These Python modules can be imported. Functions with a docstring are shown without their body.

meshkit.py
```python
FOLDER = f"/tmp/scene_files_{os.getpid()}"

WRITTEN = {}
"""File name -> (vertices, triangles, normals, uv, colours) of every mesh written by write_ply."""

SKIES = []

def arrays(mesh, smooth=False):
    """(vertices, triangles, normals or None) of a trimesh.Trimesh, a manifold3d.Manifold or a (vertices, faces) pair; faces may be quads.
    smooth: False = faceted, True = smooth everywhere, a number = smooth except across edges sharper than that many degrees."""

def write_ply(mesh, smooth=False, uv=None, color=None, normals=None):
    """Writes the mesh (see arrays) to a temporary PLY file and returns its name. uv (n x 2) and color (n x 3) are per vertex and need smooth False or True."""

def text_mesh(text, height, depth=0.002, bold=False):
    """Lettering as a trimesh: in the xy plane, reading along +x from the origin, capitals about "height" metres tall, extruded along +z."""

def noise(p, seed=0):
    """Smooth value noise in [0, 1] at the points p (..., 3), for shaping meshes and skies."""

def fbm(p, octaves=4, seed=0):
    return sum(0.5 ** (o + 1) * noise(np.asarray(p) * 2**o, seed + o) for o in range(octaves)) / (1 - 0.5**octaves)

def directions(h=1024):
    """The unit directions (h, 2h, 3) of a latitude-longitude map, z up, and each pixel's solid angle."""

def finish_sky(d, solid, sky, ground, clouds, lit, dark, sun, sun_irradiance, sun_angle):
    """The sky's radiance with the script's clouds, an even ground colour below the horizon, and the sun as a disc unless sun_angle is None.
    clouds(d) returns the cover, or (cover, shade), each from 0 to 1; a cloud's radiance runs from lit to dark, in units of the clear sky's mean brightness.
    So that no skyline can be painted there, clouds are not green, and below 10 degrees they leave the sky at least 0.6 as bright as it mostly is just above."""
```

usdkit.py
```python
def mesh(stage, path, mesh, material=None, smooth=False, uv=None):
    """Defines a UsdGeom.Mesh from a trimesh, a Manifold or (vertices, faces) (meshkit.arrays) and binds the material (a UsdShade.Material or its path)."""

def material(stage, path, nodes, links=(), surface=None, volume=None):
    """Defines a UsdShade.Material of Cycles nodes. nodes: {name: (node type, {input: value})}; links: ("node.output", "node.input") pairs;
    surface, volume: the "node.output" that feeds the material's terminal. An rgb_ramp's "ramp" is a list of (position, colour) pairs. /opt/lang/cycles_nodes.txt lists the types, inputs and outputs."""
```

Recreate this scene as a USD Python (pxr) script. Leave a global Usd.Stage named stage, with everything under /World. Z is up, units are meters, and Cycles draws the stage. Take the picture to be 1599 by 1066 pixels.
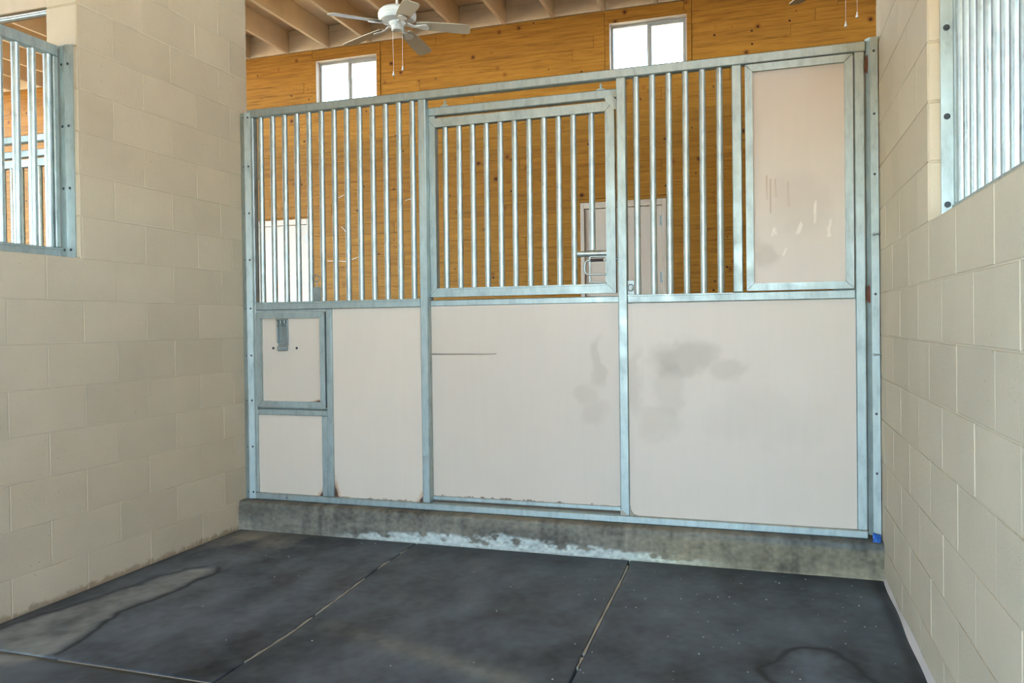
import math, random
import numpy as np, trimesh, manifold3d, usdkit, meshkit
from shapely.geometry import Polygon, box as sbox
from pxr import Usd, UsdGeom, UsdLux, UsdShade, Gf, Sdf, Vt

random.seed(7); RNG = np.random.default_rng(7)
stage = Usd.Stage.CreateInMemory()
UsdGeom.SetStageUpAxis(stage, UsdGeom.Tokens.z); UsdGeom.SetStageMetersPerUnit(stage, 1.0)
UsdGeom.Xform.Define(stage, '/World')

# ------------------------------------------------------------------ camera
def camera(pos, yaw, pitch, roll, f_px, shift_px, exposure):
    f = np.array([math.sin(yaw)*math.cos(pitch), math.cos(yaw)*math.cos(pitch), math.sin(pitch)])
    r = np.array([math.cos(yaw), -math.sin(yaw), 0.0]); u = np.cross(r, f)
    c, s = math.cos(roll), math.sin(roll); r, u = c*r + s*u, c*u - s*r
    cam = UsdGeom.Camera.Define(stage, '/World/camera')
    m = Gf.Matrix4d(*r, 0, *u, 0, *(-f), 0, *pos, 1)
    cam.AddTransformOp().Set(m)
    cam.CreateHorizontalApertureAttr(36.0); cam.CreateVerticalApertureAttr(36.0*1066/1599)
    cam.CreateFocalLengthAttr(36.0*f_px/1599); cam.CreateVerticalApertureOffsetAttr(shift_px*36.0/1599)
    cam.CreateExposureAttr(exposure); cam.CreateClippingRangeAttr((0.05, 2000.0))
camera((3.1343, -4.2054, 1.2806), -0.3122, -0.0102, -0.0125, 1230.8, -14.1, -0.28)

# ------------------------------------------------------------------ sky and sun
SUN_EL, SUN_TRAVEL = math.radians(50), math.radians(217)      # the sun's height; the heading its light travels in (from +x)
sky_m = usdkit.material(stage, '/World/Looks/sky', {
    's': ('sky_texture', {'sky_type': 'multiple_scattering', 'sun_disc': False, 'sun_elevation': SUN_EL, 'sun_rotation': math.radians(37), 'air_density': 1.0, 'aerosol_density': 1.0, 'altitude': 300.0}),
    'w': ('mix', {'mix_type': 'multiply', 'fac': 1.0, 'color2': (1.0, 1.0, 1.0)}),
    'b': ('background_shader', {'strength': 1.0})}, [('s.color', 'w.color1'), ('w.color', 'b.color')], surface='b.background')
dome = UsdLux.DomeLight.Define(stage, '/World/sky')
dome.CreateIntensityAttr(1.0)
UsdShade.MaterialBindingAPI.Apply(dome.GetPrim()).Bind(sky_m)
sun = UsdLux.DistantLight.Define(stage, '/World/sun')
sun.CreateAngleAttr(0.53); sun.CreateNormalizeAttr(True); sun.CreateIntensityAttr(17.5); sun.CreateColorAttr(Gf.Vec3f(1.0, 0.84, 0.50))
sun.AddRotateZOp().Set(math.degrees(SUN_TRAVEL) - 90); sun.AddRotateXOp().Set(90 - math.degrees(SUN_EL))

# ------------------------------------------------------------------ helpers
TAKEN, LOC = set(), {}
def path_for(parent, name):
    base = f'{parent}/{name}'; p, n = base, 0
    while p in TAKEN: n += 1; p = f'{base}_{n:03d}'
    TAKEN.add(p); return p
def say(prim, label=None, cat=None, group=None, kind=None):
    for k, v in (('label', label), ('category', cat), ('group', group), ('kind', kind)):
        if v: prim.SetCustomDataByKey(k, v)
def shift(mesh, loc):
    if hasattr(mesh, 'to_mesh'):
        m = mesh.to_mesh(); mesh = (m.vert_properties[:, :3], m.tri_verts)
    if isinstance(mesh, tuple): return (np.asarray(mesh[0], float) - loc, mesh[1])
    mesh = mesh.copy(); mesh.vertices = mesh.vertices - loc; return mesh
def thing(name, label=None, cat=None, loc=(0, 0, 0), group=None, kind=None):
    p = path_for('/World', name); x = UsdGeom.Xform.Define(stage, p); x.AddTranslateOp().Set(Gf.Vec3d(*map(float, loc)))
    x.AddRotateZOp().Set(0.0); LOC[p] = np.array(loc, float); say(x.GetPrim(), label, cat, group, kind); return p
def part(parent, name, mesh, mat, label=None, smooth=False, tint=None, kind=None):
    p = path_for(parent, name); LOC[p] = LOC[parent]
    m = usdkit.mesh(stage, p, shift(mesh, LOC[parent]), MAT[mat], smooth=smooth)
    if tint is not None:
        UsdGeom.PrimvarsAPI(m).CreatePrimvar('tint', Sdf.ValueTypeNames.Color3fArray, 'vertex').Set(Vt.Vec3fArray.FromNumpy(np.asarray(tint, np.float32)))
    say(m.GetPrim(), label, None, None, kind); return p
def solo(name, mesh, mat, label, cat=None, group=None, kind=None, smooth=False, tint=None):
    TAKEN.add('/World'); LOC['/World'] = np.zeros(3)
    p = part('/World', name, mesh, mat, label, smooth, tint, kind); say(stage.GetPrimAtPath(p), None, cat, group); return p
def copy_of(src, name, label, loc, rot=0.0, group=None):
    was = stage.GetPrimAtPath(src).GetCustomData()
    p = path_for('/World', name); x = UsdGeom.Xform.Define(stage, p); q = x.GetPrim()
    q.GetReferences().AddInternalReference(src)
    UsdGeom.Xformable(q).GetOrderedXformOps()[0].Set(Gf.Vec3d(*map(float, loc))); UsdGeom.Xformable(q).GetOrderedXformOps()[1].Set(float(rot))
    say(q, label, was.get('category'), group or was.get('group'), was.get('kind')); q.SetInstanceable(True); return p

def cat(*ms):
    vs, fs, n = [], [], 0
    for m in ms:
        if hasattr(m, 'to_mesh'): q = m.to_mesh(); v, f = q.vert_properties[:, :3], q.tri_verts
        elif isinstance(m, tuple): v, f = m
        else: v, f = m.vertices, m.faces
        vs.append(np.asarray(v, float)); fs.append(np.asarray(f) + n); n += len(vs[-1])
    return np.vstack(vs), np.vstack(fs)
_S = [(a, b, c) for a in (0, 1) for b in (0, 1) for c in (0, 1)]
_ref = {}
def cbox(x0, x1, y0, y1, z0, z1, b=0.003):
    """A box with chamfered edges, 44 triangles."""
    lo, hi = np.array([x0, y0, z0], float), np.array([x1, y1, z1], float)
    b = min(b, 0.45*(hi - lo).min())
    if 'c' not in _ref:
        pts = []
        for s in _S:
            for k in range(3):
                pts.append([(1 if i == k else .9) * (1 if s[i] else -1) for i in range(3)])
        h = trimesh.convex.convex_hull(np.array(pts)); v = np.array(h.vertices)
        _ref['c'] = (np.abs(v) > .95, np.sign(v), np.array(h.faces))
    full, sg, f = _ref['c']
    c, e = (lo + hi)/2, (hi - lo)/2
    return c + sg*(e - np.where(full, 0, b)), f
def prism(poly, a0, a1, axis):
    """Extrudes a polygon (list of 2-d points) along an axis: 'y' takes (x,z), 'z' takes (x,y), 'x' takes (y,z)."""
    m = trimesh.creation.extrude_polygon(Polygon(poly), a1 - a0, engine='earcut'); v = np.array(m.vertices); f = np.array(m.faces)
    if axis == 'z': out = np.c_[v[:, 0], v[:, 1], v[:, 2] + a0]
    elif axis == 'x': out = np.c_[v[:, 2] + a0, v[:, 0], v[:, 1]]
    else: out = np.c_[v[:, 0], a1 - v[:, 2], v[:, 1]]
    return out, f
def frame4(x0, x1, z0, z1, w, y0, y1, gap=0.0012):
    """Four mitred members of a frame in the xz plane."""
    a, g = w, gap
    T = [(x0 + g, z1), (x1 - g, z1), (x1 - a - g, z1 - a), (x0 + a + g, z1 - a)]
    B = [(x0 + g, z0), (x0 + a + g, z0 + a), (x1 - a - g, z0 + a), (x1 - g, z0)]
    L = [(x0, z0 + g), (x0, z1 - g), (x0 + a, z1 - a - g), (x0 + a, z0 + a + g)]
    R = [(x1, z0 + g), (x1 - a, z0 + a + g), (x1 - a, z1 - a - g), (x1, z1 - g)]
    return cat(*[prism(p, y0, y1, 'y') for p in (T, B, L, R)], *[prism([(x0+.004, z0+.004), (x0+.004, z1-.004), (x0+a-.004, z1-a), (x0+a-.004, z0+a)], y0+.006, y1-.002, 'y'), prism([(x1-.004, z0+.004), (x1-a+.004, z0+a), (x1-a+.004, z1-a), (x1-.004, z1-.004)], y0+.006, y1-.002, 'y')])
def tube(pts, r, n=10, closed=False, caps=True):
    p = np.asarray(pts, float); k = len(p); r = np.broadcast_to(r, (k,))
    t = (np.roll(p, -1, 0) - np.roll(p, 1, 0)) if closed else np.gradient(p, axis=0)
    t /= np.linalg.norm(t, axis=1, keepdims=True) + 1e-12
    a = np.zeros_like(p); ref = np.array([0, 0, 1.0]) if abs(t[0, 2]) < .9 else np.array([1.0, 0, 0])
    for i in range(k):
        a[i] = ref - t[i]*(ref @ t[i]); a[i] /= np.linalg.norm(a[i]); ref = a[i]
    b = np.cross(t, a); ang = np.arange(n)*2*np.pi/n
    v = (p[:, None] + r[:, None, None]*(np.cos(ang)[None, :, None]*a[:, None] + np.sin(ang)[None, :, None]*b[:, None])).reshape(-1, 3)
    f = []
    for i in range(k if closed else k - 1):
        j = (i + 1) % k
        for s in range(n):
            q = (s + 1) % n; f += [[i*n+s, i*n+q, j*n+q], [i*n+s, j*n+q, j*n+s]]
    if caps and not closed:
        v = np.vstack([v, p[0], p[-1]]); c0, c1 = len(v) - 2, len(v) - 1
        for s in range(n):
            q = (s + 1) % n; f += [[c0, q, s], [c1, (k-1)*n+s, (k-1)*n+q]]
    return v, np.array(f)
def rod(p0, p1, r, n=18):
    p0, p1 = np.array(p0, float), np.array(p1, float)
    return tube([p0, p0 + (p1-p0)*.5, p1], r, n)
def lathe(prof, c=(0, 0, 0), n=36):
    m = trimesh.creation.revolve(np.array(prof, float), sections=n); return np.array(m.vertices) + c, np.array(m.faces)
def rounded_path(pts, r, closed=False, n=5):
    p = [np.array(q, float) for q in pts]; k = len(p); out = []
    for i in range(k):
        if not closed and i in (0, k-1): out.append(p[i]); continue
        a, b, c = p[i-1], p[i], p[(i+1) % k]
        u, w = (a-b)/np.linalg.norm(a-b), (c-b)/np.linalg.norm(c-b)
        for s in np.linspace(0, 1, n):
            out.append((1-s)**2*(b+u*r) + 2*s*(1-s)*b + s*s*(b+w*r))
    return np.array(out)
def bolt(p, d, r=.007, h=.006):
    """A hexagonal bolt head with its washer at p, its axis along d."""
    p, d = np.array(p, float), np.array(d, float)
    return cat(tube([p, p + d*h*.15, p + d*h*.3], r*1.5, 12), tube([p + d*h*.3, p + d*h*.7, p + d*h], r*.9, 6))
def sstep(a, b, x): t = np.clip((x - a)/(b - a), 0, 1); return t*t*(3 - 2*t)

# ------------------------------------------------------------------ materials
MAT = {}
def mat(name, nodes, links, surface='p.BSDF'):
    MAT[name] = usdkit.material(stage, f'/World/Looks/{name}', nodes, links, surface=surface)
def paint(name, col, rough=.6, vary=.10, bump=.25, scale=260.0, tinted=False, streak=False, spec=.4):
    """Painted surface: faint mottling, fine relief, optional vertex tint (stains that belong to the surface)."""
    a = tuple(c*(1-vary) for c in col); b = tuple(min(1, c*(1+vary)) for c in col)
    nd = {'g': ('geometry', {}), 'm': ('mapping', {'mapping_type': 'point', 'scale': (1, 1, .08) if streak else (1, 1, 1)}),
          'n1': ('noise_texture', {'scale': 38.0 if streak else 3.0, 'detail': 5.0, 'roughness': .6}), 'r': ('rgb_ramp', {'ramp': [(.25, a), (.75, b)]}),
          'n2': ('noise_texture', {'scale': scale, 'detail': 3.0, 'roughness': .6}), 'bp': ('bump', {'strength': bump, 'distance': .002}),
          'oi': ('object_info', {}), 'mr': ('map_range', {'from_min': 0.0, 'from_max': 1.0, 'to_min': .955, 'to_max': 1.045}),
          'cx': ('combine_xyz', {}), 'mx': ('mix', {'mix_type': 'multiply', 'fac': 1.0}),
          'p': ('principled_bsdf', {'roughness': rough, 'specular_ior_level': spec})}
    lk = [('g.position', 'm.vector'), ('m.vector', 'n1.vector'), ('g.position', 'n2.vector'), ('n1.fac', 'r.fac'), ('n2.fac', 'bp.height'), ('bp.normal', 'p.normal'),
          ('oi.random', 'mr.value'), ('mr.result', 'cx.x'), ('mr.result', 'cx.y'), ('mr.result', 'cx.z'), ('r.color', 'mx.color1'), ('cx.vector', 'mx.color2')]
    if tinted:
        nd['at'] = ('attribute', {'attribute': 'tint'}); nd['mt'] = ('mix', {'mix_type': 'multiply', 'fac': 1.0})
        lk += [('mx.color', 'mt.color1'), ('at.color', 'mt.color2'), ('mt.color', 'p.base_color')]
    else: lk += [('mx.color', 'p.base_color')]
    mat(name, nd, lk)
BLUSH = (.525, .42, .278)
# block wall: pitted masonry under paint, with brown splash dirt on the lowest few centimetres
def block_paint(name, dirt):
    nd = {'g': ('geometry', {}), 'n1': ('noise_texture', {'scale': 2.2, 'detail': 5.0, 'roughness': .6}), 'r': ('rgb_ramp', {'ramp': [(.3, tuple(c*.93 for c in BLUSH)), (.7, tuple(c*1.05 for c in BLUSH))]}),
          'oi': ('object_info', {}), 'mr': ('map_range', {'from_min': 0.0, 'from_max': 1.0, 'to_min': .95, 'to_max': 1.05}), 'cx': ('combine_xyz', {}), 'mx': ('mix', {'mix_type': 'multiply', 'fac': 1.0}),
          'n2': ('noise_texture', {'scale': 210.0, 'detail': 3.0, 'roughness': .65}), 'n3': ('noise_texture', {'scale': 45.0, 'detail': 4.0, 'roughness': .6}), 'ad': ('math', {'math_type': 'add'}), 'bp': ('bump', {'strength': .55, 'distance': .0022}),
          'pit': ('voronoi_texture', {'scale': 26.0}), 'pr': ('rgb_ramp', {'ramp': [(0, (.30, .27, .24)), (.045, (.42, .39, .36)), (.065, (1, 1, 1))]}), 'pn': ('noise_texture', {'scale': 1.7, 'detail': 2.0}), 'pm': ('rgb_ramp', {'ramp': [(.44, (0, 0, 0)), (.56, (1, 1, 1))]}), 'mp': ('mix', {'mix_type': 'multiply'}),
          'sx': ('separate_xyz', {}), 'dn': ('noise_texture', {'scale': 16.0, 'detail': 6.0, 'roughness': .7}), 'dm': ('math', {'math_type': 'multiply_add', 'value2': -.13, 'value3': .065}), 'ds': ('math', {'math_type': 'add'}),
          'dr': ('map_range', {'range_type': 'smoothstep', 'from_min': .030, 'from_max': .062, 'to_min': dirt, 'to_max': 0.0, 'clamp': True}), 'md': ('mix', {'color2': (.20, .125, .06)}),
          'p': ('principled_bsdf', {'roughness': .72, 'specular_ior_level': .3})}
    lk = [('g.position', 'n1.vector'), ('g.position', 'n2.vector'), ('g.position', 'n3.vector'), ('g.position', 'pit.vector'), ('g.position', 'pn.vector'), ('g.position', 'dn.vector'), ('g.position', 'sx.vector'), ('n1.fac', 'r.fac'),
          ('oi.random', 'mr.value'), ('mr.result', 'cx.x'), ('mr.result', 'cx.y'), ('mr.result', 'cx.z'), ('r.color', 'mx.color1'), ('cx.vector', 'mx.color2'), ('pit.distance', 'pr.fac'), ('pn.fac', 'pm.fac'), ('pm.color', 'mp.fac'), ('mx.color', 'mp.color1'), ('pr.color', 'mp.color2'),
          ('n2.fac', 'ad.value1'), ('n3.fac', 'ad.value2'), ('ad.value', 'bp.height'), ('bp.normal', 'p.normal'), ('dn.fac', 'dm.value1'), ('sx.z', 'ds.value1'), ('dm.value', 'ds.value2'), ('ds.value', 'dr.value'), ('dr.result', 'md.fac'), ('mp.color', 'md.color1'), ('md.color', 'p.base_color')]
    mat(name, nd, lk)
block_paint('block_wall_paint', .62)
paint('mortar_paint', tuple(c*.97 for c in BLUSH), .75, .05, .5, 180.0)
paint('panel_paint', (.60, .49, .37), .42, .014, .10, 420.0, tinted=True, streak=True, spec=.5)
paint('trim_paint', (.53, .425, .315), .55, .05, .2, 200.0)
paint('joist_paint', (.68, .53, .355), .65, .10, .3, 120.0)
paint('beam_paint', (.40, .285, .17), .65, .14, .3, 90.0)
paint('fan_white', (.66, .64, .58), .4, .02, .0, 100.0)
paint('fan_blade', (.50, .42, .30), .5, .08, .1, 150.0)
paint('plastic_white', (.8, .78, .72), .5, .02, .0, 100.0)
paint('blue_plastic', (.02, .12, .42), .35, .15, .2, 150.0)
paint('dark_rubber', (.035, .02, .018), .5, .1, .2, 150.0)
paint('dark_bolt', (.05, .055, .055), .45, .1, .0, 150.0)
paint('rust', (.13, .045, .025), .85, .3, .6, 300.0)
paint('aluminium_frame', (.30, .29, .25), .45, .05, .0, 100.0)
paint('desert_ground', (.40, .34, .235), .95, .12, .4, 12.0)
paint('aisle_concrete', (.30, .27, .23), .8, .1, .3, 60.0)
paint('joint_sealant', (.36, .325, .25), .9, .2, .6, 160.0)
paint('floor_concrete', (.083, .103, .116), .62, .0, .5, 160.0, tinted=True)
paint('curb_concrete', (.215, .19, .145), .8, .0, .6, 120.0, tinted=True)
paint('cove_mortar', (.56, .47, .39), .8, .1, .5, 60.0)
paint('silt', (.13, .085, .06), .9, .2, .5, 120.0)
paint('grit', (.55, .52, .48), .8, .1, .2, 200.0)
paint('dark_gap', (.02, .02, .018), .9, .1, .2, 100.0)
def steel(name, col, rough, metal=.85):
    a = tuple(c*.74 for c in col); b = tuple(min(1, c*1.14) for c in col)
    mat(name, {'g': ('geometry', {}), 'm': ('mapping', {'scale': (1, 1, .35)}), 'n1': ('noise_texture', {'scale': 26.0, 'detail': 6.0, 'roughness': .7}), 'r': ('rgb_ramp', {'ramp': [(.28, a), (.5, col), (.72, b)]}),
               'n2': ('noise_texture', {'scale': 9.0, 'detail': 4.0}), 'rr': ('map_range', {'from_min': .3, 'from_max': .7, 'to_min': rough-.10, 'to_max': rough+.12}), 'n3': ('noise_texture', {'scale': 320.0, 'detail': 2.0}), 'bp': ('bump', {'strength': .10, 'distance': .001}),
               'p': ('principled_bsdf', {'metallic': metal})},
        [('g.position', 'm.vector'), ('m.vector', 'n1.vector'), ('g.position', 'n2.vector'), ('g.position', 'n3.vector'), ('n1.fac', 'r.fac'), ('r.color', 'p.base_color'), ('n2.fac', 'rr.value'), ('rr.result', 'p.roughness'), ('n3.fac', 'bp.height'), ('bp.normal', 'p.normal')])
steel('galvanised_steel', (.39, .44, .40), .48, .82)
steel('galvanised_bar', (.49, .53, .48), .38, .85)
steel('zinc_hardware', (.29, .315, .29), .45, .85)
# knotty pine boards: grain runs along x
mat('pine_board', {'g': ('geometry', {}), 'oi': ('object_info', {}), 'om': ('math', {'math_type': 'multiply', 'value2': 37.0}), 'oc': ('combine_xyz', {}), 'va': ('vector_math', {'math_type': 'add'}),
    'm1': ('mapping', {'scale': (.9, 1, 14)}), 'n1': ('noise_texture', {'scale': 2.4, 'detail': 7.0, 'roughness': .62, 'distortion': .6}), 'r1': ('rgb_ramp', {'ramp': [(.22, (.145, .053, .004)), (.48, (.285, .118, .010)), (.78, (.38, .170, .018))]}),
    'mr': ('map_range', {'from_min': 0.0, 'from_max': 1.0, 'to_min': .93, 'to_max': 1.07}), 'cx': ('combine_xyz', {}), 'mx': ('mix', {'mix_type': 'multiply', 'fac': 1.0}),
    'm2': ('mapping', {'scale': (1, 0.0, 1)}), 'v': ('voronoi_texture', {'scale': 4.2, 'randomness': 1.0}), 'kr': ('rgb_ramp', {'ramp': [(0, (.10, .045, .02)), (.055, (.22, .12, .07)), (.10, (.72, .62, .52)), (.19, (1, 1, 1))]}),
    'kc': ('separate_xyz', {}), 'kg': ('math', {'math_type': 'greater_than', 'value2': .30}), 'km': ('mix', {'mix_type': 'multiply'}),
    'v2': ('voronoi_texture', {'scale': 7.0, 'randomness': 1.0}), 'k2': ('rgb_ramp', {'ramp': [(0, (.10, .05, .03)), (.075, (.16, .09, .06)), (.105, (1, 1, 1))]}), 'kc2': ('separate_xyz', {}), 'kg2': ('math', {'math_type': 'greater_than', 'value2': .42}), 'km2': ('mix', {'mix_type': 'multiply'}),
    'bp': ('bump', {'strength': .12, 'distance': .002}), 'p': ('principled_bsdf', {'roughness': .6, 'specular_ior_level': .18})},
    [('oi.random', 'om.value1'), ('om.value', 'oc.x'), ('om.value', 'oc.z'), ('g.position', 'va.vector1'), ('oc.vector', 'va.vector2'), ('va.vector', 'm1.vector'), ('m1.vector', 'n1.vector'), ('n1.fac', 'r1.fac'), ('oi.random', 'mr.value'), ('mr.result', 'cx.x'), ('mr.result', 'cx.y'), ('mr.result', 'cx.z'),
     ('r1.color', 'mx.color1'), ('cx.vector', 'mx.color2'), ('va.vector', 'm2.vector'), ('m2.vector', 'v.vector'), ('v.distance', 'kr.fac'), ('v.color', 'kc.vector'), ('kc.x', 'kg.value1'), ('kg.value', 'km.fac'), ('mx.color', 'km.color1'), ('kr.color', 'km.color2'),
     ('m2.vector', 'v2.vector'), ('v2.distance', 'k2.fac'), ('v2.color', 'kc2.vector'), ('kc2.x', 'kg2.value1'), ('kg2.value', 'km2.fac'), ('km.color', 'km2.color1'), ('k2.color', 'km2.color2'), ('km2.color', 'p.base_color'), ('n1.fac', 'bp.height'), ('bp.normal', 'p.normal')])
mat('window_glass', {'f': ('fresnel', {'IOR': 1.45}), 't': ('transparent_bsdf', {'color': (.96, .98, .97)}), 'gl': ('glossy_bsdf', {'color': (1, 1, 1), 'roughness': .02}), 'mx': ('mix_closure', {})},
    [('f.fac', 'mx.fac'), ('t.BSDF', 'mx.closure1'), ('gl.BSDF', 'mx.closure2')], surface='mx.closure')

# ------------------------------------------------------------------ dimensions
W, U = 3.6633, 0.2032            # stall width between block faces; course height of the blocks
FLOOR, CURB, AISLE = 0.03, 0.205, 0.19
YB, YBACK, ZJ = 4.95, -4.6, 4.93  # pine wall, rear of the stalls, underside of the joists
PITCH = W + 0.19                 # stall to stall
XL, XR = -9.0, 8.0
COURSES = 17

# ------------------------------------------------------------------ structure: ground, floors
solo('ground', cbox(-60, 60, -60, 60, -.4, -.02, .01), 'desert_ground', 'pale tan desert ground outside the barn', kind='structure')
solo('aisle_floor', cbox(XL, XR, .12, YB + .12, -.0, AISLE, .004), 'aisle_concrete', 'light concrete floor of the barn aisle behind the stall fronts', kind='structure')

def grid(nu, nv, fn):
    u, v = np.meshgrid(np.linspace(0, 1, nu), np.linspace(0, 1, nv), indexing='ij')
    P = fn(u, v).reshape(-1, 3); i = np.arange(nu*nv).reshape(nu, nv)
    q = np.stack([i[:-1, :-1], i[1:, :-1], i[1:, 1:], i[:-1, 1:]], -1).reshape(-1, 4)
    return P, np.vstack([q[:, [0, 1, 2]], q[:, [0, 2, 3]]])
def polydist(x, y, pts):
    d = np.full(x.shape, 9.0)
    for (a, b), (c, e) in zip(pts[:-1], pts[1:]):
        dx, dy = c - a, e - b; t = np.clip(((x - a)*dx + (y - b)*dy)/(dx*dx + dy*dy), 0, 1)
        d = np.minimum(d, np.hypot(x - a - t*dx, y - b - t*dy))
    return d
def inside(x, y, pts):
    r = np.zeros(x.shape, bool); n = len(pts)
    for k in range(n):
        (a, b), (c, e) = pts[k], pts[(k+1) % n]
        r ^= ((b > y) != (e > y)) & (x < (c - a)*(y - b)/((e - b) or 1e-9) + a)
    return r
PUD = [(.03, -2.1), (.05, -1.75), (.09, -1.52), (.165, -1.236), (.20, -.981), (.248, -.84), (.33, -.775), (.40, -.77), (.463, -.835), (.435, -.969), (.446, -1.161), (.397, -1.451), (.425, -1.50), (.429, -1.543), (.493, -1.751), (.512, -1.873), (.44, -2.0), (.30, -2.1)]
ARC = [(3.20, -1.42), (3.151, -1.349), (3.109, -1.278), (3.10, -1.248), (3.142, -1.186), (3.165, -1.151), (3.205, -1.043), (3.248, -1.006), (3.329, -.989), (3.383, -1.022), (3.42, -1.105), (3.452, -1.205), (3.481, -1.253), (3.50, -1.40), (3.46, -1.6)]
def floor_tint(P):
    x, y = P[:, 0], P[:, 1]; q = np.c_[x, y, 0*x]
    big = meshkit.fbm(q*[1.6, 1.6, 1] + 3.1, 5, 3); mid = meshkit.fbm(q*[7, 5, 1], 5, 9); fine = meshkit.fbm(q*[30, 30, 1], 4, 5)
    wob = (meshkit.fbm(q*9, 4, 21) - .5)*.05; wob2 = (meshkit.fbm(q*9 + 40, 4, 22) - .5)*.05
    v = .40 + .98*big + 1.25*(mid - .5) + .5*(fine - .5)
    c = np.stack([v, v, v], 1)
    xx, yy = x + wob, y + wob2
    ip = inside(xx, yy, PUD).astype(float); dp = polydist(xx, yy, PUD + PUD[:1])
    soft = ip*sstep(0, .05, dp)
    c *= (1 + soft[:, None]*np.array([1.15, .92, .62])*(.6 + .8*mid[:, None]))
    right_edge = polydist(xx, yy, PUD[7:16]); left_edge = polydist(xx, yy, PUD[0:7])
    c *= 1 - .92*np.exp(-(right_edge/.012)**2)[:, None]*(.55 + .9*big[:, None]).clip(0, 1)
    c *= 1 - .60*np.exp(-(left_edge/.014)**2)[:, None]
    ia = inside(xx, yy, ARC + [(3.3, -1.7)]).astype(float); da = polydist(xx, yy, ARC)
    c *= 1 + (ia*sstep(0, .08, da)*.55)[:, None]
    c *= 1 - .85*np.exp(-(da/.012)**2)[:, None]*(.6 + .8*mid[:, None]).clip(0, 1)
    out = (1 - ia)*np.exp(-(da/.10)**2); c *= 1 + out[:, None]*.10
    bc = np.exp(-(((x-.22)/.30)**2 + ((y+.22)/.20)**2))*sstep(.3, .6, mid + .25*big)    # brown silt in the corner by the curb
    c *= 1 + bc[:, None]*np.array([1.7, 1.05, .40])
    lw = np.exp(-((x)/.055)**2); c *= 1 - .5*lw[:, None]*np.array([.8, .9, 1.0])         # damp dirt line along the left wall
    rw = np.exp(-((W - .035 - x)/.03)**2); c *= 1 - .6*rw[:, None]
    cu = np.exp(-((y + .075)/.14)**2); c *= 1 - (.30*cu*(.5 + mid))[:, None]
    sm = np.exp(-((y + 1.30 + .30*(x - 1.35))/.07)**2)*sstep(1.25, 1.45, x)*sstep(2.46, 2.36, x)*(.25 + .9*mid)                      # tan silt smear
    c *= 1 + sm[:, None]*np.array([1.0, .75, .36])
    for jx in (jx1, jx2):                                                                       # silt tracked along the joints
        dj = np.abs(x - jx(y)); c *= 1 + (np.exp(-(dj/.03)**2)*.28*mid)[:, None]*np.array([1, .85, .5])
    cool = sstep(.2, 3.2, x)[:, None]; c *= 1 + (cool - .5)*np.array([-.30, -.22, -.16])
    return np.clip(c, .05, 6)
def jx1(y): return np.interp(-y, [.07, .39, .56, 1.08, 1.41, 1.9, 4.7], [1.209, 1.208, 1.213, 1.248, 1.268, 1.262, 1.262])
def jx2(y): return np.interp(-y, [.07, .25, 1.05, 1.55, 4.7], [2.437, 2.449, 2.460, 2.472, 2.52])
G = .004                                     # half a joint's width
fl = thing('floor', 'dark stained concrete stall floor cast in slabs with tan sealant in the joints', kind='structure')
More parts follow.
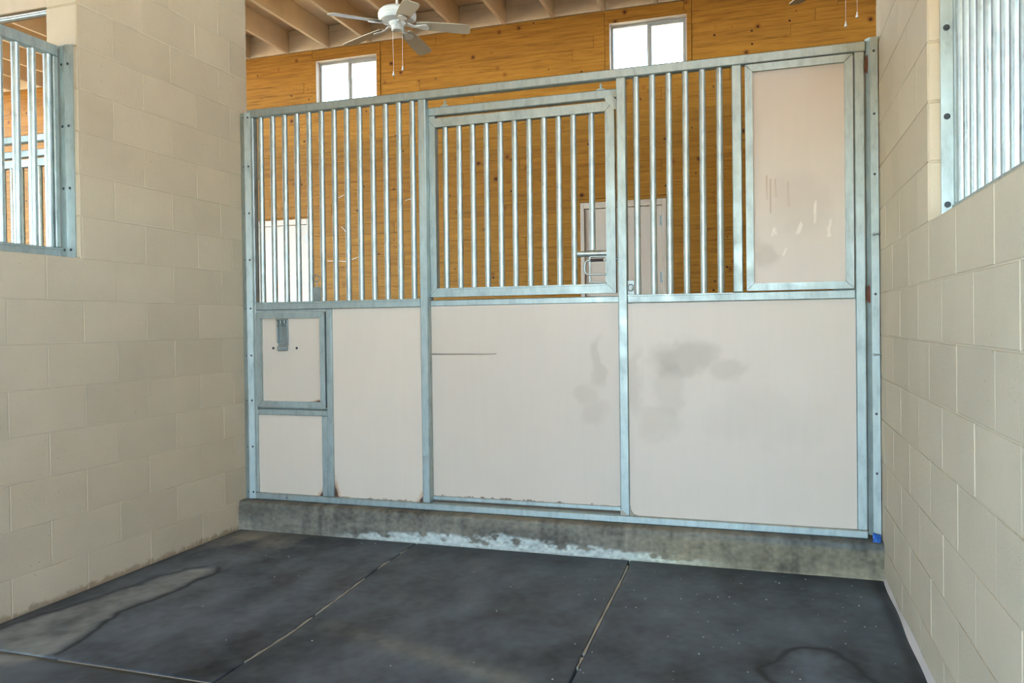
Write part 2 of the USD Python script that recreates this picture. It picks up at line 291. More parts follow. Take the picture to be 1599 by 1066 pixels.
def slab(xa, xb, y0, y1, step):
    nv = max(2, int(abs(y1 - y0)/step)); yy = (y0 + y1)/2; nu = max(2, int(float(xb(np.array(yy)) - xa(np.array(yy)))/step))
    def fn(u, v):
        y = y0 + (y1 - y0)*v; a, b = xa(y) + G, xb(y) - G; x = a + (b - a)*u
        z = FLOOR + .0025*(meshkit.fbm(np.stack([x*2.2, y*2.2, 0*x], -1), 3, 2) - .5)
        edge = np.minimum(np.minimum(x - a, b - x), np.minimum(y - min(y0, y1), max(y0, y1) - y)); z = z - .003*np.exp(-(edge/.006)**2)
        return np.stack([x, y, z], -1)
    V, F = grid(nu, nv, fn)
    if (y1 - y0) < 0: F = F[:, ::-1]
    ring = np.r_[[0*nv + k for k in range(nv)], [k*nv + nv - 1 for k in range(1, nu)], [(nu-1)*nv + k for k in range(nv-2, -1, -1)], [k*nv for k in range(nu-2, 0, -1)]]
    n = len(V); low = V[ring].copy(); low[:, 2] = FLOOR - .08; V2 = np.vstack([V, low]); m = len(ring); k = np.arange(m); k2 = (k + 1) % m
    side = np.vstack([np.c_[ring[k], ring[k2], n + k2], np.c_[ring[k], n + k2, n + k]])
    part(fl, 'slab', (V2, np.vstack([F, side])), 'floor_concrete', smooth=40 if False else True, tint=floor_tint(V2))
x_0 = lambda y: 0*y + .0; x_W = lambda y: 0*y + W
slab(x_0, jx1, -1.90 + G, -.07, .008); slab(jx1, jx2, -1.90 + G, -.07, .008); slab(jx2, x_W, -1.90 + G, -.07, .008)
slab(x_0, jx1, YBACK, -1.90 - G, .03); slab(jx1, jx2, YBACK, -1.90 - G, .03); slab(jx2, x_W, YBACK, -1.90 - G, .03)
def filler(jx, spans, top):
    ms = []
    for a, b in spans:
        ys = np.linspace(a, b, 12); w = G*1.05 + .002*np.sin(ys*37)
        top_z = FLOOR + top + .0015*np.sin(ys*61)
        v, f = [], []
        for i, y in enumerate(ys):
            c = float(jx(np.array(y))); v += [[c - w[i], y, FLOOR - .07], [c + w[i], y, FLOOR - .07], [c + w[i], y, top_z[i]], [c - w[i], y, top_z[i]]]
        for i in range(len(ys) - 1):
            for s in range(4):
                p0, p1 = i*4 + s, i*4 + (s + 1) % 4; f += [[p0, p1, p1 + 4], [p0, p1 + 4, p0 + 4]]
        f += [[0, 2, 1], [0, 3, 2], [len(v)-4, len(v)-3, len(v)-2], [len(v)-4, len(v)-2, len(v)-1]]
        ms.append((np.array(v), np.array(f)))
    return cat(*ms)
part(fl, 'joint_sealant', filler(jx1, [(-.20, -.28), (-.42, -.56), (-.72, -1.22), (-1.25, -1.72)], -.001), 'joint_sealant')
part(fl, 'joint_sealant', filler(jx2, [(-.17, -1.30), (-1.33, -1.42)], -.001), 'joint_sealant')
part(fl, 'joint_base', cat(filler(jx1, [(-.07, -1.9)], -.022), filler(jx2, [(-.07, -1.9)], -.022), cbox(.01, W-.01, -1.90-G, -1.90+G, FLOOR-.07, FLOOR-.012, .001)), 'dark_gap')
part(fl, 'cross_joint_silt', cbox(.012, .556, -1.90-G, -1.90+G, FLOOR-.07, FLOOR-.004, .001), 'silt')
part(fl, 'cross_joint_sealant', cbox(.56, 1.25, -1.90-G, -1.90+G, FLOOR-.07, FLOOR-.002, .001), 'joint_sealant')

# ------------------------------------------------------------------ concrete curb under the stall front
def curb_mesh():
    prof = [(-.075, FLOOR - .03), (-.075, FLOOR)] + [(-.078 + .004*s, FLOOR + (CURB - .018 - FLOOR)*s) for s in np.linspace(.03, 1, 34)] + [(-.074 + .018*(1 - math.cos(a)) , CURB - .018 + .018*math.sin(a)) for a in np.linspace(.25, math.pi/2, 5)] + [(-.03, CURB), (.02, CURB), (.075, CURB), (.115, CURB), (.115, FLOOR - .03)]
    prof = np.array(prof); xs = np.linspace(.0, W, 840); k = len(prof)
    V = np.stack([np.repeat(xs[:, None], k, 1), np.repeat(prof[None, :, 0], 840, 0), np.repeat(prof[None, :, 1], 840, 0)], -1)
    q = V.reshape(-1, 3); n = meshkit.fbm(q*[9, 14, 22], 5, 4) - .5; n2 = meshkit.fbm(q*[40, 60, 60], 3, 8) - .5
    face = (V[..., 1] < -.05).reshape(-1)
    low = np.exp(-((q[:, 2] - FLOOR)/.03)**2); q = q.copy(); q[:, 1] += np.where(face, -.010*n - .006*n2 - .006*low*(n + .5), 0); q[:, 2] += np.where((q[:, 2] > CURB - .02) & (q[:, 1] < -.02), .004*n, 0)
    i = np.arange(840*k).reshape(840, k); a, b, c, d = i[:-1, :-1], i[1:, :-1], i[1:, 1:], i[:-1, 1:]
    F = np.vstack([np.stack([a, b, c], -1).reshape(-1, 3), np.stack([a, c, d], -1).reshape(-1, 3)])
    x, z = q[:, 0], q[:, 2]; big = meshkit.fbm(np.c_[x*2.5, z*9, 0*x], 5, 31); str_ = meshkit.fbm(np.c_[x*26, z*5, 0*x], 4, 33); fine = meshkit.fbm(q*55, 3, 35)
    v = .30 + .95*big + .75*(str_ - .5) + .55*(fine - .5); t = np.stack([v*1.0, v*.99, v*.93], 1)
    t *= (1 - .35*np.exp(-((z - .16)/.05)**2)*sstep(.9, .2, x))[:, None]                       # damp dark band, left
    edge = FLOOR + .025 + .055*np.exp(-((x - 1.75)/.75)**2)*(.5 + 1.0*meshkit.fbm(np.c_[x*7, 0*x, 0*x], 4, 41))
    eff = sstep(.012, -.012, z - edge)*sstep(.62, 1.0, x)*sstep(3.05, 2.5, x)*sstep(.42, .58, meshkit.fbm(np.c_[x*16, z*34, 0*x], 5, 43) + .25*np.exp(-((z - FLOOR)/.03)**2))
    t = t*(1 - eff[:, None]) + eff[:, None]*np.array([2.5, 2.95, 3.3])*(.35 + .9*fine[:, None])  # white salt crust
    lip = np.exp(-((z - FLOOR)/.006)**2); t = t*(1 - .5*lip[:, None]) + .5*lip[:, None]*np.array([1.7, 1.65, 1.5])*(.4 + str_[:, None])
    gr = sstep(2.6, 3.4, x)*sstep(.15, .19, z); t *= 1 + gr[:, None]*np.array([-.30, -.18, -.02])
    ta = sstep(2.3, 2.7, x)*sstep(.19, .15, z); t *= 1 + ta[:, None]*np.array([.18, .12, -.05])
    return (q, F), t
cm, ct = curb_mesh()
solo('concrete_curb', cm, 'curb_concrete', 'stained concrete curb under the steel stall front, white salt crust along its foot', kind='structure', smooth=True, tint=ct)

# ------------------------------------------------------------------ block walls
def block(face_x, out, y0, y1, z0, z1, pr):
    """One block: its painted face and arrises, out = +1 when the face looks to +x."""
    e, b, dp = .0026, .0022, .018
    xf, xm, xb = face_x + out*pr, face_x + out*(pr - b*.8), face_x - out*dp
    a0, a1, c0, c1 = y0 + e, y1 - e, z0 + e, z1 - e
    v = []
    for x, k in ((xf, b), (xm, 0), (xb, 0)):
        v += [[x, a0+k, c0+k], [x, a1-k, c0+k], [x, a1-k, c1-k], [x, a0+k, c1-k]]
    f = [[0, 1, 2], [0, 2, 3]]
    for r in (0, 4):
        for s in range(4):
            q = (s + 1) % 4; f += [[r+s, r+4+s, r+4+q], [r+s, r+4+q, r+q]]
    f = np.array(f); return np.array(v), (f if out > 0 else f[:, ::-1])
def courses_for(out, face_x, parent, yend, yj, ywin, zwin, yrear, z_off, odd_cut, ypier):
    """Running bond from the wall's end at the stall front back to its rear; below zwin only, between ywin and ypier."""
    for k in range(COURSES):
        z0, z1 = k*U + z_off, (k + 1)*U + z_off
        if k == 0: z0 = FLOOR - .01
        js = [yend]
        first = yj - (2*U if (k + odd_cut) % 2 == 0 else U)
        if (k + odd_cut) % 2 == 0: js.append(yj - .5*U)
        y = first
        while y > yrear + .05: js.append(y); y -= 2*U
        js.append(yrear)
        for a, b in zip(js[:-1], js[1:]):
            spans = [(b, a)]
            if z0 > zwin - .02:
                spans = [(max(b, ywin), a), (b, min(a, ypier))]
            for c, d in spans:
                if d - c > .03: part(parent, 'block', block(face_x, out, c, d, z0, z1, RNG.uniform(-.0007, .0011)), 'block_wall_paint')
YEND, YWL, YWR, YPIER = .073, -1.232, -1.209, -3.66
ZWL, ZWR = 8*U, 8*U - .013
wl = thing('wall_left', 'painted block wall on the left of the stall, with a barred opening above its eighth course', kind='structure')
core = lambda x0, x1, ywin, zs: cat(cbox(x0, x1, YBACK, YEND - .002, 0, zs - .004, .002), cbox(x0, x1, ywin + .004, YEND - .002, zs - .006, COURSES*U, .002), cbox(x0, x1, YBACK, YPIER - .004, zs - .006, COURSES*U, .002))
part(wl, 'mortar_core', core(-.186, -.0022, YWL, ZWL), 'mortar_paint')
courses_for(+1, 0.0, wl, YEND, 0.0, YWL, ZWL, YBACK, 0.0, 0, YPIER)
wr = thing('wall_right', 'painted block wall on the right of the stall, with a barred opening above its eighth course', kind='structure')
part(wr, 'mortar_core', core(W + .0022, W + .186, YWR, ZWR), 'mortar_paint')
courses_for(-1, W, wr, YEND, -2.2223 + 6*2*U - U, YWR, ZWR, YBACK, -.0133, 1, YPIER)
def jamb(parent, xa, xb, y, zs, z_off):
    """The block ends that show in the jamb of the opening, facing the rear."""
    for k in range(8, COURSES):
        z0, z1 = max(k*U + z_off, zs), (k + 1)*U + z_off; e, b = .002, .004
        v = []
        for yy, q in ((y - .0005, b), (y + .003, 0), (y + .018, 0)): v += [[xa+q, yy, z0+e+q], [xb-q, yy, z0+e+q], [xb-q, yy, z1-e-q], [xa+q, yy, z1-e-q]]
        f = [[0, 1, 2], [0, 2, 3]]
        for r in (0, 4):
            for s in range(4): q = (s + 1) % 4; f += [[r+s, r+4+s, r+4+q], [r+s, r+4+q, r+q]]
        part(parent, 'block_end', (np.array(v), np.array(f)), 'block_wall_paint')
jamb(wl, -.188, -.0015, YWL, ZWL, 0.0); jamb(wr, W + .0015, W + .188, YWR, ZWR, -.0133)
part(wl, 'sill', cbox(-.188, -.0005, YPIER, YWL, ZWL - .006, ZWL, .003), 'block_wall_paint')
part(wr, 'sill', cbox(W + .0005, W + .188, YPIER, YWR, ZWR - .006, ZWR, .003), 'block_wall_paint')
# cove of mortar along the foot of the right wall
cv = grid(60, 8, lambda u, v: np.stack([W + .004 - (.010 + .026*np.clip(u*1.6, 0, 1) + .004*np.sin(u*47))*(1 - v)**1.6, -.09 - 4.4*u, FLOOR - .004 + (.045 + .05*np.clip(u*1.4, 0, 1))*v], -1))
part(wr, 'cove', (cv[0], cv[1][:, ::-1]), 'cove_mortar', smooth=True)

# rear wall of the stall row, behind the camera, open to the yard
def rear(xa, xb, o0, o1):
    return [cbox(xa, o0, YBACK - .2, YBACK, 0, 4.4, .004), cbox(o1, xb, YBACK - .2, YBACK, 0, 4.4, .004), cbox(o0, o1, YBACK - .2, YBACK, 2.6, 4.4, .004)]
rw = rear(-.09, W + .09, 1.1, 3.4) + rear(-.09 - PITCH, -.09, -3.6, -.6)
solo('wall_rear', cat(*rw), 'block_wall_paint', 'painted rear wall of the stalls with wide openings to the yard', kind='structure')
solo('wall_aisle_end', cat(cbox(XR - .4, XR - .2, .13, YB - .002, 0, ZJ - .002, .004), cbox(W + .192, XR - .2, -.02, .118, 0, 4.2, .004)), 'block_wall_paint', 'closed painted end wall of the barn aisle', kind='structure')
solo('wall_stall_end', cat(cbox(-PITCH - .19, -PITCH, YBACK, YEND, 0, ZWL, .004), cbox(-PITCH - .19, -PITCH, YWL, YEND, ZWL + .001, COURSES*U, .004), cbox(-PITCH - .19, -PITCH, YBACK, YPIER, ZWL + .001, COURSES*U, .004)), 'block_wall_paint', 'painted block wall at the far side of the neighbouring stall, open above its eighth course', kind='structure')
solo('neighbour_floor', cbox(-PITCH, -.19, YBACK, .12, -.01, FLOOR, .003), 'aisle_concrete', 'concrete floor of the stall on the left', kind='structure')

# ------------------------------------------------------------------ roof: joists, deck, blocking, header beam
ce = thing('ceiling', 'painted timber roof of deep joists under board decking', kind='structure')
part(ce, 'deck', cbox(XL - 1, XR + .2, -8.0, YB + .9, ZJ + .292, ZJ + .33, .003), 'joist_paint')
J0, JS = .17 - .035, .6096
joists = [J0 + JS*k for k in range(-15, 13)]
for x in joists: part(ce, 'joist', cbox(x - .022, x + .022, -7.9, YB + .02, ZJ, ZJ + .29, .003), 'joist_paint')
for a, b in zip(joists[:-1], joists[1:]): part(ce, 'blocking', cbox(a + .024, b - .024, YB - .02, YB + .02, ZJ + .004, ZJ + .286, .002), 'joist_paint')
for k, x in enumerate(joists[5:22]): part(ce, 'blocking_batten', cbox(x + .03, x + JS - .03, YB - .030, YB - .0205, ZJ + .20 + .02*(k % 2), ZJ + .284, .002), 'joist_paint')
solo('wall_plate', cat(cbox(-.188, -.002, YBACK, .073, COURSES*U + .001, COURSES*U + .038, .003), cbox(W + .002, W + .188, YBACK, .073, COURSES*U + .001, COURSES*U + .038, .003)), 'joist_paint', 'painted timber plates along the tops of the block walls', kind='structure')
solo('header_beam', cbox(XL, W + .19, -.02, .12, COURSES*U + .039, COURSES*U + .36, .005), 'beam_paint', 'painted timber beam running over the stall fronts', kind='structure')

# ------------------------------------------------------------------ pine wall across the aisle, with its windows and doors
WIN = [(-2.496, -1.603, 4.185, 4.782), (1.418, 2.306, 4.178, 4.775)]
DOOR = [(-3.575, -2.665, AISLE, 2.645), (1.098, 2.008, AISLE, 2.632)]
wb = thing('wall_back', 'knotty pine board wall on the far side of the barn aisle', kind='structure')
sheath = sbox(XL, AISLE - .19, XR, ZJ + .3)
for x0, x1, z0, z1 in WIN + DOOR: sheath = sheath.difference(sbox(x0 - .001, z0 - .001, x1 + .001, z1 + .001))
hole_m = trimesh.creation.extrude_polygon(sheath, .10, engine='earcut'); hv = np.array(hole_m.vertices)
part(wb, 'sheathing', (np.c_[hv[:, 0], YB + .125 - hv[:, 2], hv[:, 1]], np.array(hole_m.faces)), 'pine_board')
BH = .1365; rows = int(math.ceil((ZJ - AISLE)/BH)); br = random.Random(11)
for r in range(rows):
    z0, z1 = ZJ - (r + 1)*BH, ZJ - r*BH; z0 = max(z0, AISLE + .001)
    x = XL + br.uniform(0, 2.0); js = [XL] + [x]
    while x < XR: x += br.choice([2.44, 3.05, 3.66, 3.66]); js.append(min(x, XR))
    for a, b in zip(js[:-1], js[1:]):
        if b - a < .05: continue
        spans = [(a, b)]
        for X0, X1, Z0, Z1 in [(w[0]-.055, w[1]+.055, w[2]-.055, w[3]+.045) for w in WIN] + [(d[0]-.05, d[1]+.05, d[2], d[3]+.075) for d in DOOR]:
            if z1 > Z0 + .004 and z0 < Z1 - .004:
                if Z0 - z0 > .03 or z1 - Z1 > .03:                       # board partly covered: keep the free strip above or below
                    nxt = []
                    for c, d in spans:
                        lo, hi = max(c, X0), min(d, X1)
                        if hi > lo:
                            if Z0 - z0 > .03: part(wb, 'board', cbox(lo + .001, hi - .001, YB, YB + .0249, z0 + .0012, Z0 - .001, .003), 'pine_board')
                            if z1 - Z1 > .03: part(wb, 'board', cbox(lo + .001, hi - .001, YB, YB + .0249, Z1 + .001, z1 - .0012, .003), 'pine_board')
                        if min(d, X0) - c > .02: nxt.append((c, min(d, X0)))
                        if d - max(c, X1) > .02: nxt.append((max(c, X1), d))
                    spans = nxt
                else:
                    spans = [s for c, d in spans for s in ((c, min(d, X0)), (max(c, X1), d)) if s[1] - s[0] > .02]
        for c, d in spans:
            py = br.uniform(0, .0008); part(wb, 'board', cbox(c + .0012, d - .0012, YB + py, YB + .0249, z0 + .0005, z1 - .0005, .0014), 'pine_board')
for n, (x0, x1, z0, z1) in enumerate(WIN):
    w = thing(f'window_{n+1}', ['high sliding window in the pine wall left of the ceiling fan', 'high sliding window in the pine wall above the middle of the stall front'][n], loc=((x0+x1)/2, YB, z0), kind='structure')
    part(w, 'casing', cat(cbox(x0-.052, x0, YB-.008, YB+.0245, z0-.052, z1+.042, .002), cbox(x1, x1+.052, YB-.008, YB+.0245, z0-.052, z1+.042, .002), cbox(x0, x1, YB-.008, YB+.0245, z1, z1+.042, .002), cbox(x0, x1, YB-.008, YB+.0245, z0-.052, z0, .002)), 'pine_board')
    part(w, 'reveal', cat(cbox(x0, x0+.008, YB-.004, YB+.125, z0, z1, .001), cbox(x1-.008, x1, YB-.004, YB+.125, z0, z1, .001), cbox(x0+.008, x1-.008, YB-.004, YB+.125, z1-.008, z1, .001), cbox(x0+.008, x1-.008, YB-.004, YB+.125, z0, z0+.008, .001)), 'trim_paint')
    a0, a1, b0, b1 = x0+.009, x1-.009, z0+.009, z1-.009; ya, yb = YB+.085, YB+.12
    part(w, 'window_frame', cat(cbox(a0, a0+.020, ya, yb, b0, b1, .002), cbox(a1-.020, a1, ya, yb, b0, b1, .002), cbox(a0+.02, a1-.02, ya, yb, b1-.022, b1, .002), cbox(a0+.02, a1-.02, ya, yb, b0, b0+.022, .002)), 'aluminium_frame')
    xm = (a0 + a1)/2
    part(w, 'mullion', cbox(xm-.014, xm+.014, ya-.002, yb-.004, b0+.0225, b1-.0225, .002), 'aluminium_frame')
    part(w, 'sash', cat(cbox(xm+.0145, xm+.034, ya+.004, yb-.006, b0+.0225, b1-.0225, .002), cbox(a1-.042, a1-.0205, ya+.004, yb-.006, b0+.0225, b1-.0225, .002), cbox(xm+.0345, a1-.0425, ya+.004, yb-.006, b1-.046, b1-.0225, .002), cbox(xm+.0345, a1-.0425, ya+.004, yb-.006, b0+.0225, b0+.046, .002)), 'aluminium_frame')
    part(w, 'pane', cbox(a0+.0205, xm-.0145, ya+.022, ya+.026, b0+.0225, b1-.0225, .0005), 'window_glass'); part(w, 'pane', cbox(xm+.0345, a1-.0425, ya+.014, ya+.018, b0+.0465, b1-.0465, .0005), 'window_glass')
for n, (x0, x1, z0, z1) in enumerate(DOOR):
    d = thing(f'door_{n+1}', ['tall blush painted door in the pine wall seen through the leftmost bars', 'tall blush painted door in the pine wall seen beside the sliding stall door latch'][n], loc=((x0+x1)/2, YB, z0), kind='structure')
    part(d, 'door_leaf', cbox(x0+.004, x1-.004, YB+.012, YB+.057, z0+.006, z1-.004, .002), 'trim_paint')
    part(d, 'casing', cat(cbox(x0-.048, x0, YB-.012, YB+.0245, z0, z1+.073, .003), cbox(x1, x1+.048, YB-.012, YB+.0245, z0, z1+.073, .003), cbox(x0, x1, YB-.012, YB+.0245, z1, z1+.073, .003)), 'trim_paint')
    part(d, 'stop_gap', cat(cbox(x0+.0005, x1-.0005, YB+.03, YB+.056, z1-.0038, z1-.0005, .0005), cbox(x0+.0004, x0+.0036, YB+.03, YB+.056, z0+.01, z1-.004, .0005), cbox(x1-.0036, x1-.0004, YB+.03, YB+.056, z0+.01, z1-.004, .0005)), 'dark_gap')
    for hz in (2.455, 1.80, 1.14, .45):
        h = part(d, 'hinge', cat(rod((x1-.004, YB+.004, hz-.06), (x1-.004, YB+.004, hz+.06), .009, 12), cbox(x1-.030, x1-.005, YB+.007, YB+.0115, hz-.058, hz+.058, .001)), 'zinc_hardware', 'steel butt hinge')
    kx = x0 + .07
    part(d, 'knob', cat(rod((kx, YB+.011, 1.12), (kx, YB-.03, 1.12), .011, 14), lathe([(0, -.028), (.018, -.022), (.026, -.004), (.022, .014), (.0, .022)], (0, 0, 0), 20) if False else tube([(kx, YB-.03, 1.12), (kx, YB-.04, 1.12), (kx, YB-.055, 1.12), (kx, YB-.062, 1.12)], [.016, .027, .024, .008], 16)), 'zinc_hardware', 'round steel knob')

# ------------------------------------------------------------------ stall front
def panel_mesh(x0, x1, z0, z1, y, step=.006, slit=None):
    nu, nv = int((x1-x0)/step) + 2, int((z1-z0)/step) + 2
    P, F = grid(nu, nv, lambda u, v: np.stack([x0 + (x1-x0)*u, 0*u + y, z0 + (z1-z0)*v], -1))
    P[:, 1] += .0016*(meshkit.fbm(P*[3, 1, 3], 2, 5) - .5)
    if slit:
        sx0, sx1, sz = slit; w = .0042*np.clip((sx1 - P[:, 0])/(sx1 - sx0), 0, 1)**.5
        row = np.abs(P[:, 2] - sz); k = np.unique(np.round(P[:, 2], 6)); zr = k[np.argmin(np.abs(k - sz))]
        on = (np.abs(P[:, 2] - zr) < step*.2) & (P[:, 0] < sx1)
        above = (np.abs(P[:, 2] - (zr + (k[1]-k[0]))) < step*.2) & (P[:, 0] < sx1); below = (np.abs(P[:, 2] - (zr - (k[1]-k[0]))) < step*.2) & (P[:, 0] < sx1)
        P[on, 1] += .011; P[above, 2] = zr + w[above]; P[below, 2] = zr - w[below]
    B = cbox(x0, x1, y + .0125, y + .018, z0, z1, .0005)
    return cat((P, F), B), len(P)
def panel_tint(V, blobs=(), rust=(), drips=0, rub=None, seed=0, foot=None):
    x, z = V[:, 0], V[:, 2]; q = np.c_[x, z, 0*x]; t = np.ones((len(V), 3))
    soft = meshkit.fbm(q*4 + seed, 4, seed); st = meshkit.fbm(np.c_[x*60, z*2.5, 0*x], 3, seed + 1); t *= (1 + .05*(soft - .5) + .014*(st - .5))[:, None]
    wob = (meshkit.fbm(q*7 + 9, 4, seed + 2) - .5)*.16; wz = (meshkit.fbm(q*7 + 19, 4, seed + 3) - .5)*.16
    for bx, bz, rx, rz, k in blobs:                                  # rubbed grey smudges where horses have leant on the paint
        e = np.sqrt(((x + wob - bx)/rx)**2 + ((z + wz - bz)/rz)**2); a = 1.35*k*sstep(1.12, .5, e); t *= 1 - a[:, None]*np.array([.80, .84, .92])
    for rx0, rz0, w, h in rust:                                      # rust eaten into a corner (rx0, rz0): w across, h up
        dx, dz = np.abs(x - rx0)/w, (z - rz0)/h; n = meshkit.fbm(q*70, 4, seed + 4); a = sstep(1.12, .85, dx + dz + .5*(n - .5))
        t = t*(1 - a[:, None]) + a[:, None]*np.array([.10, .05, .035])*(.6 + n[:, None]); o = sstep(1.9, 1.0, dx + dz + .9*(n - .5))*(1 - a)
        t *= 1 - o[:, None]*np.array([.22, .42, .55])
    if foot is not None:                                              # rust specks along the bottom edge
        n = meshkit.fbm(np.c_[x*38, z*70, 0*x], 4, seed + 6); a = sstep(.66, .76, n + .22*np.exp(-((z - foot)/.005)**2) - .6*sstep(.0, .03, z - foot)); t = t*(1 - a[:, None]) + a[:, None]*np.array([.22, .14, .09])
    return np.clip(t, .01, 1.3)
def v_cover(xa, xb, y0, z0, z1, flip=False):
    """Wall cover angle: two shallow faces meeting in a ridge."""
    xm = (xa + xb)/2
    return prism([(xa, y0 + .05), (xa, y0), (xm - .002, y0 - .012), (xm + .002, y0 - .012), (xb, y0), (xb, y0 + .05)], z0, z1, 'z')
def rail(x0, x1, z0, z1, y0=0.0, y1=.05): return cbox(x0, x1, y0, y1, z0, z1, .0045)
TOP = 2.642
def ring_plate(parent, x0, x1, z0, z1, ring, shank, name):
    y = .012
    b = part(parent, name, cat(cbox(x0, x1, y + .003, y + .008, z0, z1, .001), bolt(((x0+x1)/2, y + .003, (z0+z1)/2), (0, -1, 0), .006, .006)), 'zinc_hardware', 'small zinc eye plate between two bars')
    cx, cz, r = ring; a = np.linspace(0, 2*np.pi, 28, endpoint=False)
    g = tube(np.c_[cx + r*np.cos(a), 0*a + y, cz + r*1.15*np.sin(a)], .0035, 8, closed=True)
    if shank: g = cat(g, rod((cx, y, cz - r*1.15), (cx - .004, y + .002, z1 - .012), .0035, 8))
    part(b, 'ring', g, 'zinc_hardware')
sf = thing('stall_front', 'galvanised steel stall front with bars above blush painted panels', 'stall front', loc=(W/2, 0, CURB))
S = 'galvanised_steel'
part(sf, 'wall_cover', v_cover(.002, .073, -.002, CURB + .003, 2.622), S, 'steel cover angle against the left block wall')
for z in (2.593, 2.288, 1.996, 1.704, 1.400, 1.106, .8245, .5345, .250):
    for x in (.028, .061): part(sf, 'bolt', bolt((x, -.0085 if x < .03 else -.0075, z), (0, -1, 0), .0042, .004), 'dark_bolt')
part(sf, 'wall_cover', prism([(3.606, .045), (3.604, .012), (3.624, -.014), (3.659, -.014), (3.6605, .045)], CURB + .022, 2.652, 'z'), S, 'steel cover channel against the right block wall')
for z in (2.584, 2.28, 1.988, 1.406, .823, .532): part(sf, 'bolt', bolt((3.641, -.014, z), (0, -1, 0), .0042, .004), 'dark_bolt')
for z in (1.696, 1.111): part(sf, 'anchor_stud', cat(rod((3.632, -.020, z), (3.6625, -.026, z + .002), .0045, 8), bolt((3.634, -.014, z), (0, -1, 0), .006, .005)), 'zinc_hardware')
part(sf, 'rust_patch', prism([(3.603, 1.385), (3.605, 1.44), (3.612, 1.452), (3.620, 1.432), (3.622, 1.40), (3.617, 1.362), (3.609, 1.366)], -.0065, .010, 'y'), 'rust', 'maroon rust scab on the right cover channel')
part(sf, 'rust_patch', prism([(3.602, 2.50), (3.605, 2.56), (3.614, 2.572), (3.618, 2.52), (3.612, 2.48)], -.004, .010, 'y'), 'rust', 'rust scab near the top of the right cover channel')
part(sf, 'top_rail', rail(.045, 3.606, 2.593, TOP), S)
part(sf, 'bottom_rail', rail(.07, 3.602, .2065, .246, -.004, .05), S)
part(sf, 'bolt', bolt((.30, -.004, .226), (0, -1, 0), .003, .002), 'dark_bolt')
ZB, ZT = .2465, 2.5925
part(sf, 'post', rail(.050, .092, ZB, ZT), S); part(sf, 'post', rail(1.2165, 1.264, ZB, ZT), S); part(sf, 'post', rail(2.3785, 2.428, ZB, ZT), S); part(sf, 'post', rail(3.5535, 3.600, ZB, ZT), S)
part(sf, 'middle_rail', rail(.0925, 1.216, 1.3885, 1.437, -.002, .05), S); part(sf, 'middle_rail', rail(2.4285, 3.553, 1.3865, 1.431, -.002, .05), S)
part(sf, 'rail_lip', cbox(.0925, 1.216, -.0055, -.0025, 1.4255, 1.437, .001), S); part(sf, 'rail_lip', cbox(2.4285, 2.973, -.0055, -.0025, 1.4215, 1.431, .001), S)
part(sf, 'bar_post', rail(2.975, 3.024, 1.4315, ZT), S)
part(sf, 'feed_post', rail(.5885, .627, ZB, 1.388), S); part(sf, 'feed_post', rail(.5500, .5880, ZB, .7355), S); part(sf, 'rail_lip', cbox(.0925, .588, .030, .046, .7735, .79, .001), S); part(sf, 'feed_rail', rail(.0925, .588, .736, .773), S)
for k in range(13): x = .133 + .0866*k; part(sf, 'bar', rod((x, .025, 1.4375), (x, .025, 2.592), .0172), 'galvanised_bar', smooth=40)
for k in range(6): x = 2.482 + .0862*k; part(sf, 'bar', rod((x, .025, 1.4315), (x, .025, 2.592), .0172), 'galvanised_bar', smooth=40)
def panel(x0, x1, z0, z1, y, **kw):
    slit = kw.pop('slit', None); (V, F), n = panel_mesh(x0, x1, z0, z1, y, slit=slit); t = panel_tint(V, **kw)
    if slit: t[(np.abs(V[:, 2] - slit[2]) < .0035) & (V[:, 0] < slit[1]) & (V[:, 1] > y + .006)] *= .08
    return (V, F), t
m, t = panel(.0915, .551, ZB, .737, .016, rust=[(.551, ZB, .030, .040)], seed=3); part(sf, 'panel', m, 'panel_paint', tint=t, smooth=True, label='small blush panel below the feed door')
m, t = panel(.626, 1.2175, ZB, 1.389, .016, rust=[(.626, ZB, .030, .085), (1.2175, ZB, .034, .050)], foot=ZB, seed=5); part(sf, 'panel', m, 'panel_paint', tint=t, smooth=True, label='tall blush panel between the feed door and the sliding door')
m, t = panel(2.427, 3.5545, ZB, 1.387, .016, blobs=[(2.72, 1.08, .20, .12, .20), (2.62, .95, .09, .20, .10), (2.97, 1.02, .10, .09, .13), (2.56, .74, .13, .13, .10), (3.12, .78, .35, .16, .05), (2.45, .98, .06, .20, .12)], seed=9); part(sf, 'panel', m, 'panel_paint', tint=t, smooth=True, label='large blush panel at the right with grey rubbed smudges')
part(sf, 'dried_mud', cat(prism([(2.3785, .2468), (2.3785, .279), (2.386, .274), (2.398, .268), (2.412, .256), (2.4275, .2468)], -.0022, -.0002, 'y'), prism([(2.4285, .2468), (2.4285, .300), (2.434, .272), (2.446, .254), (2.470, .2468)], .004, .0158, 'y')), 'joint_sealant', 'brown dried mud at the foot of the third post')
part(sf, 'rail_lip', cbox(.0925, .588, .006, .03, 1.3725, 1.388, .001), S)
fd = part(sf, 'feed_door', frame4(.0945, .5825, .786, 1.371, .036, -.003, .040), S, 'mitred steel frame of the feed door')
m, t = panel(.1295, .5475, .8205, 1.3355, .014, rust=[(.5475, .8205, .060, .016), (.5475, .8205, .012, .035)], seed=13); part(fd, 'feed_panel', m, 'panel_paint', tint=t, smooth=True)
y = .004; lx0, lx1 = .245, .3205
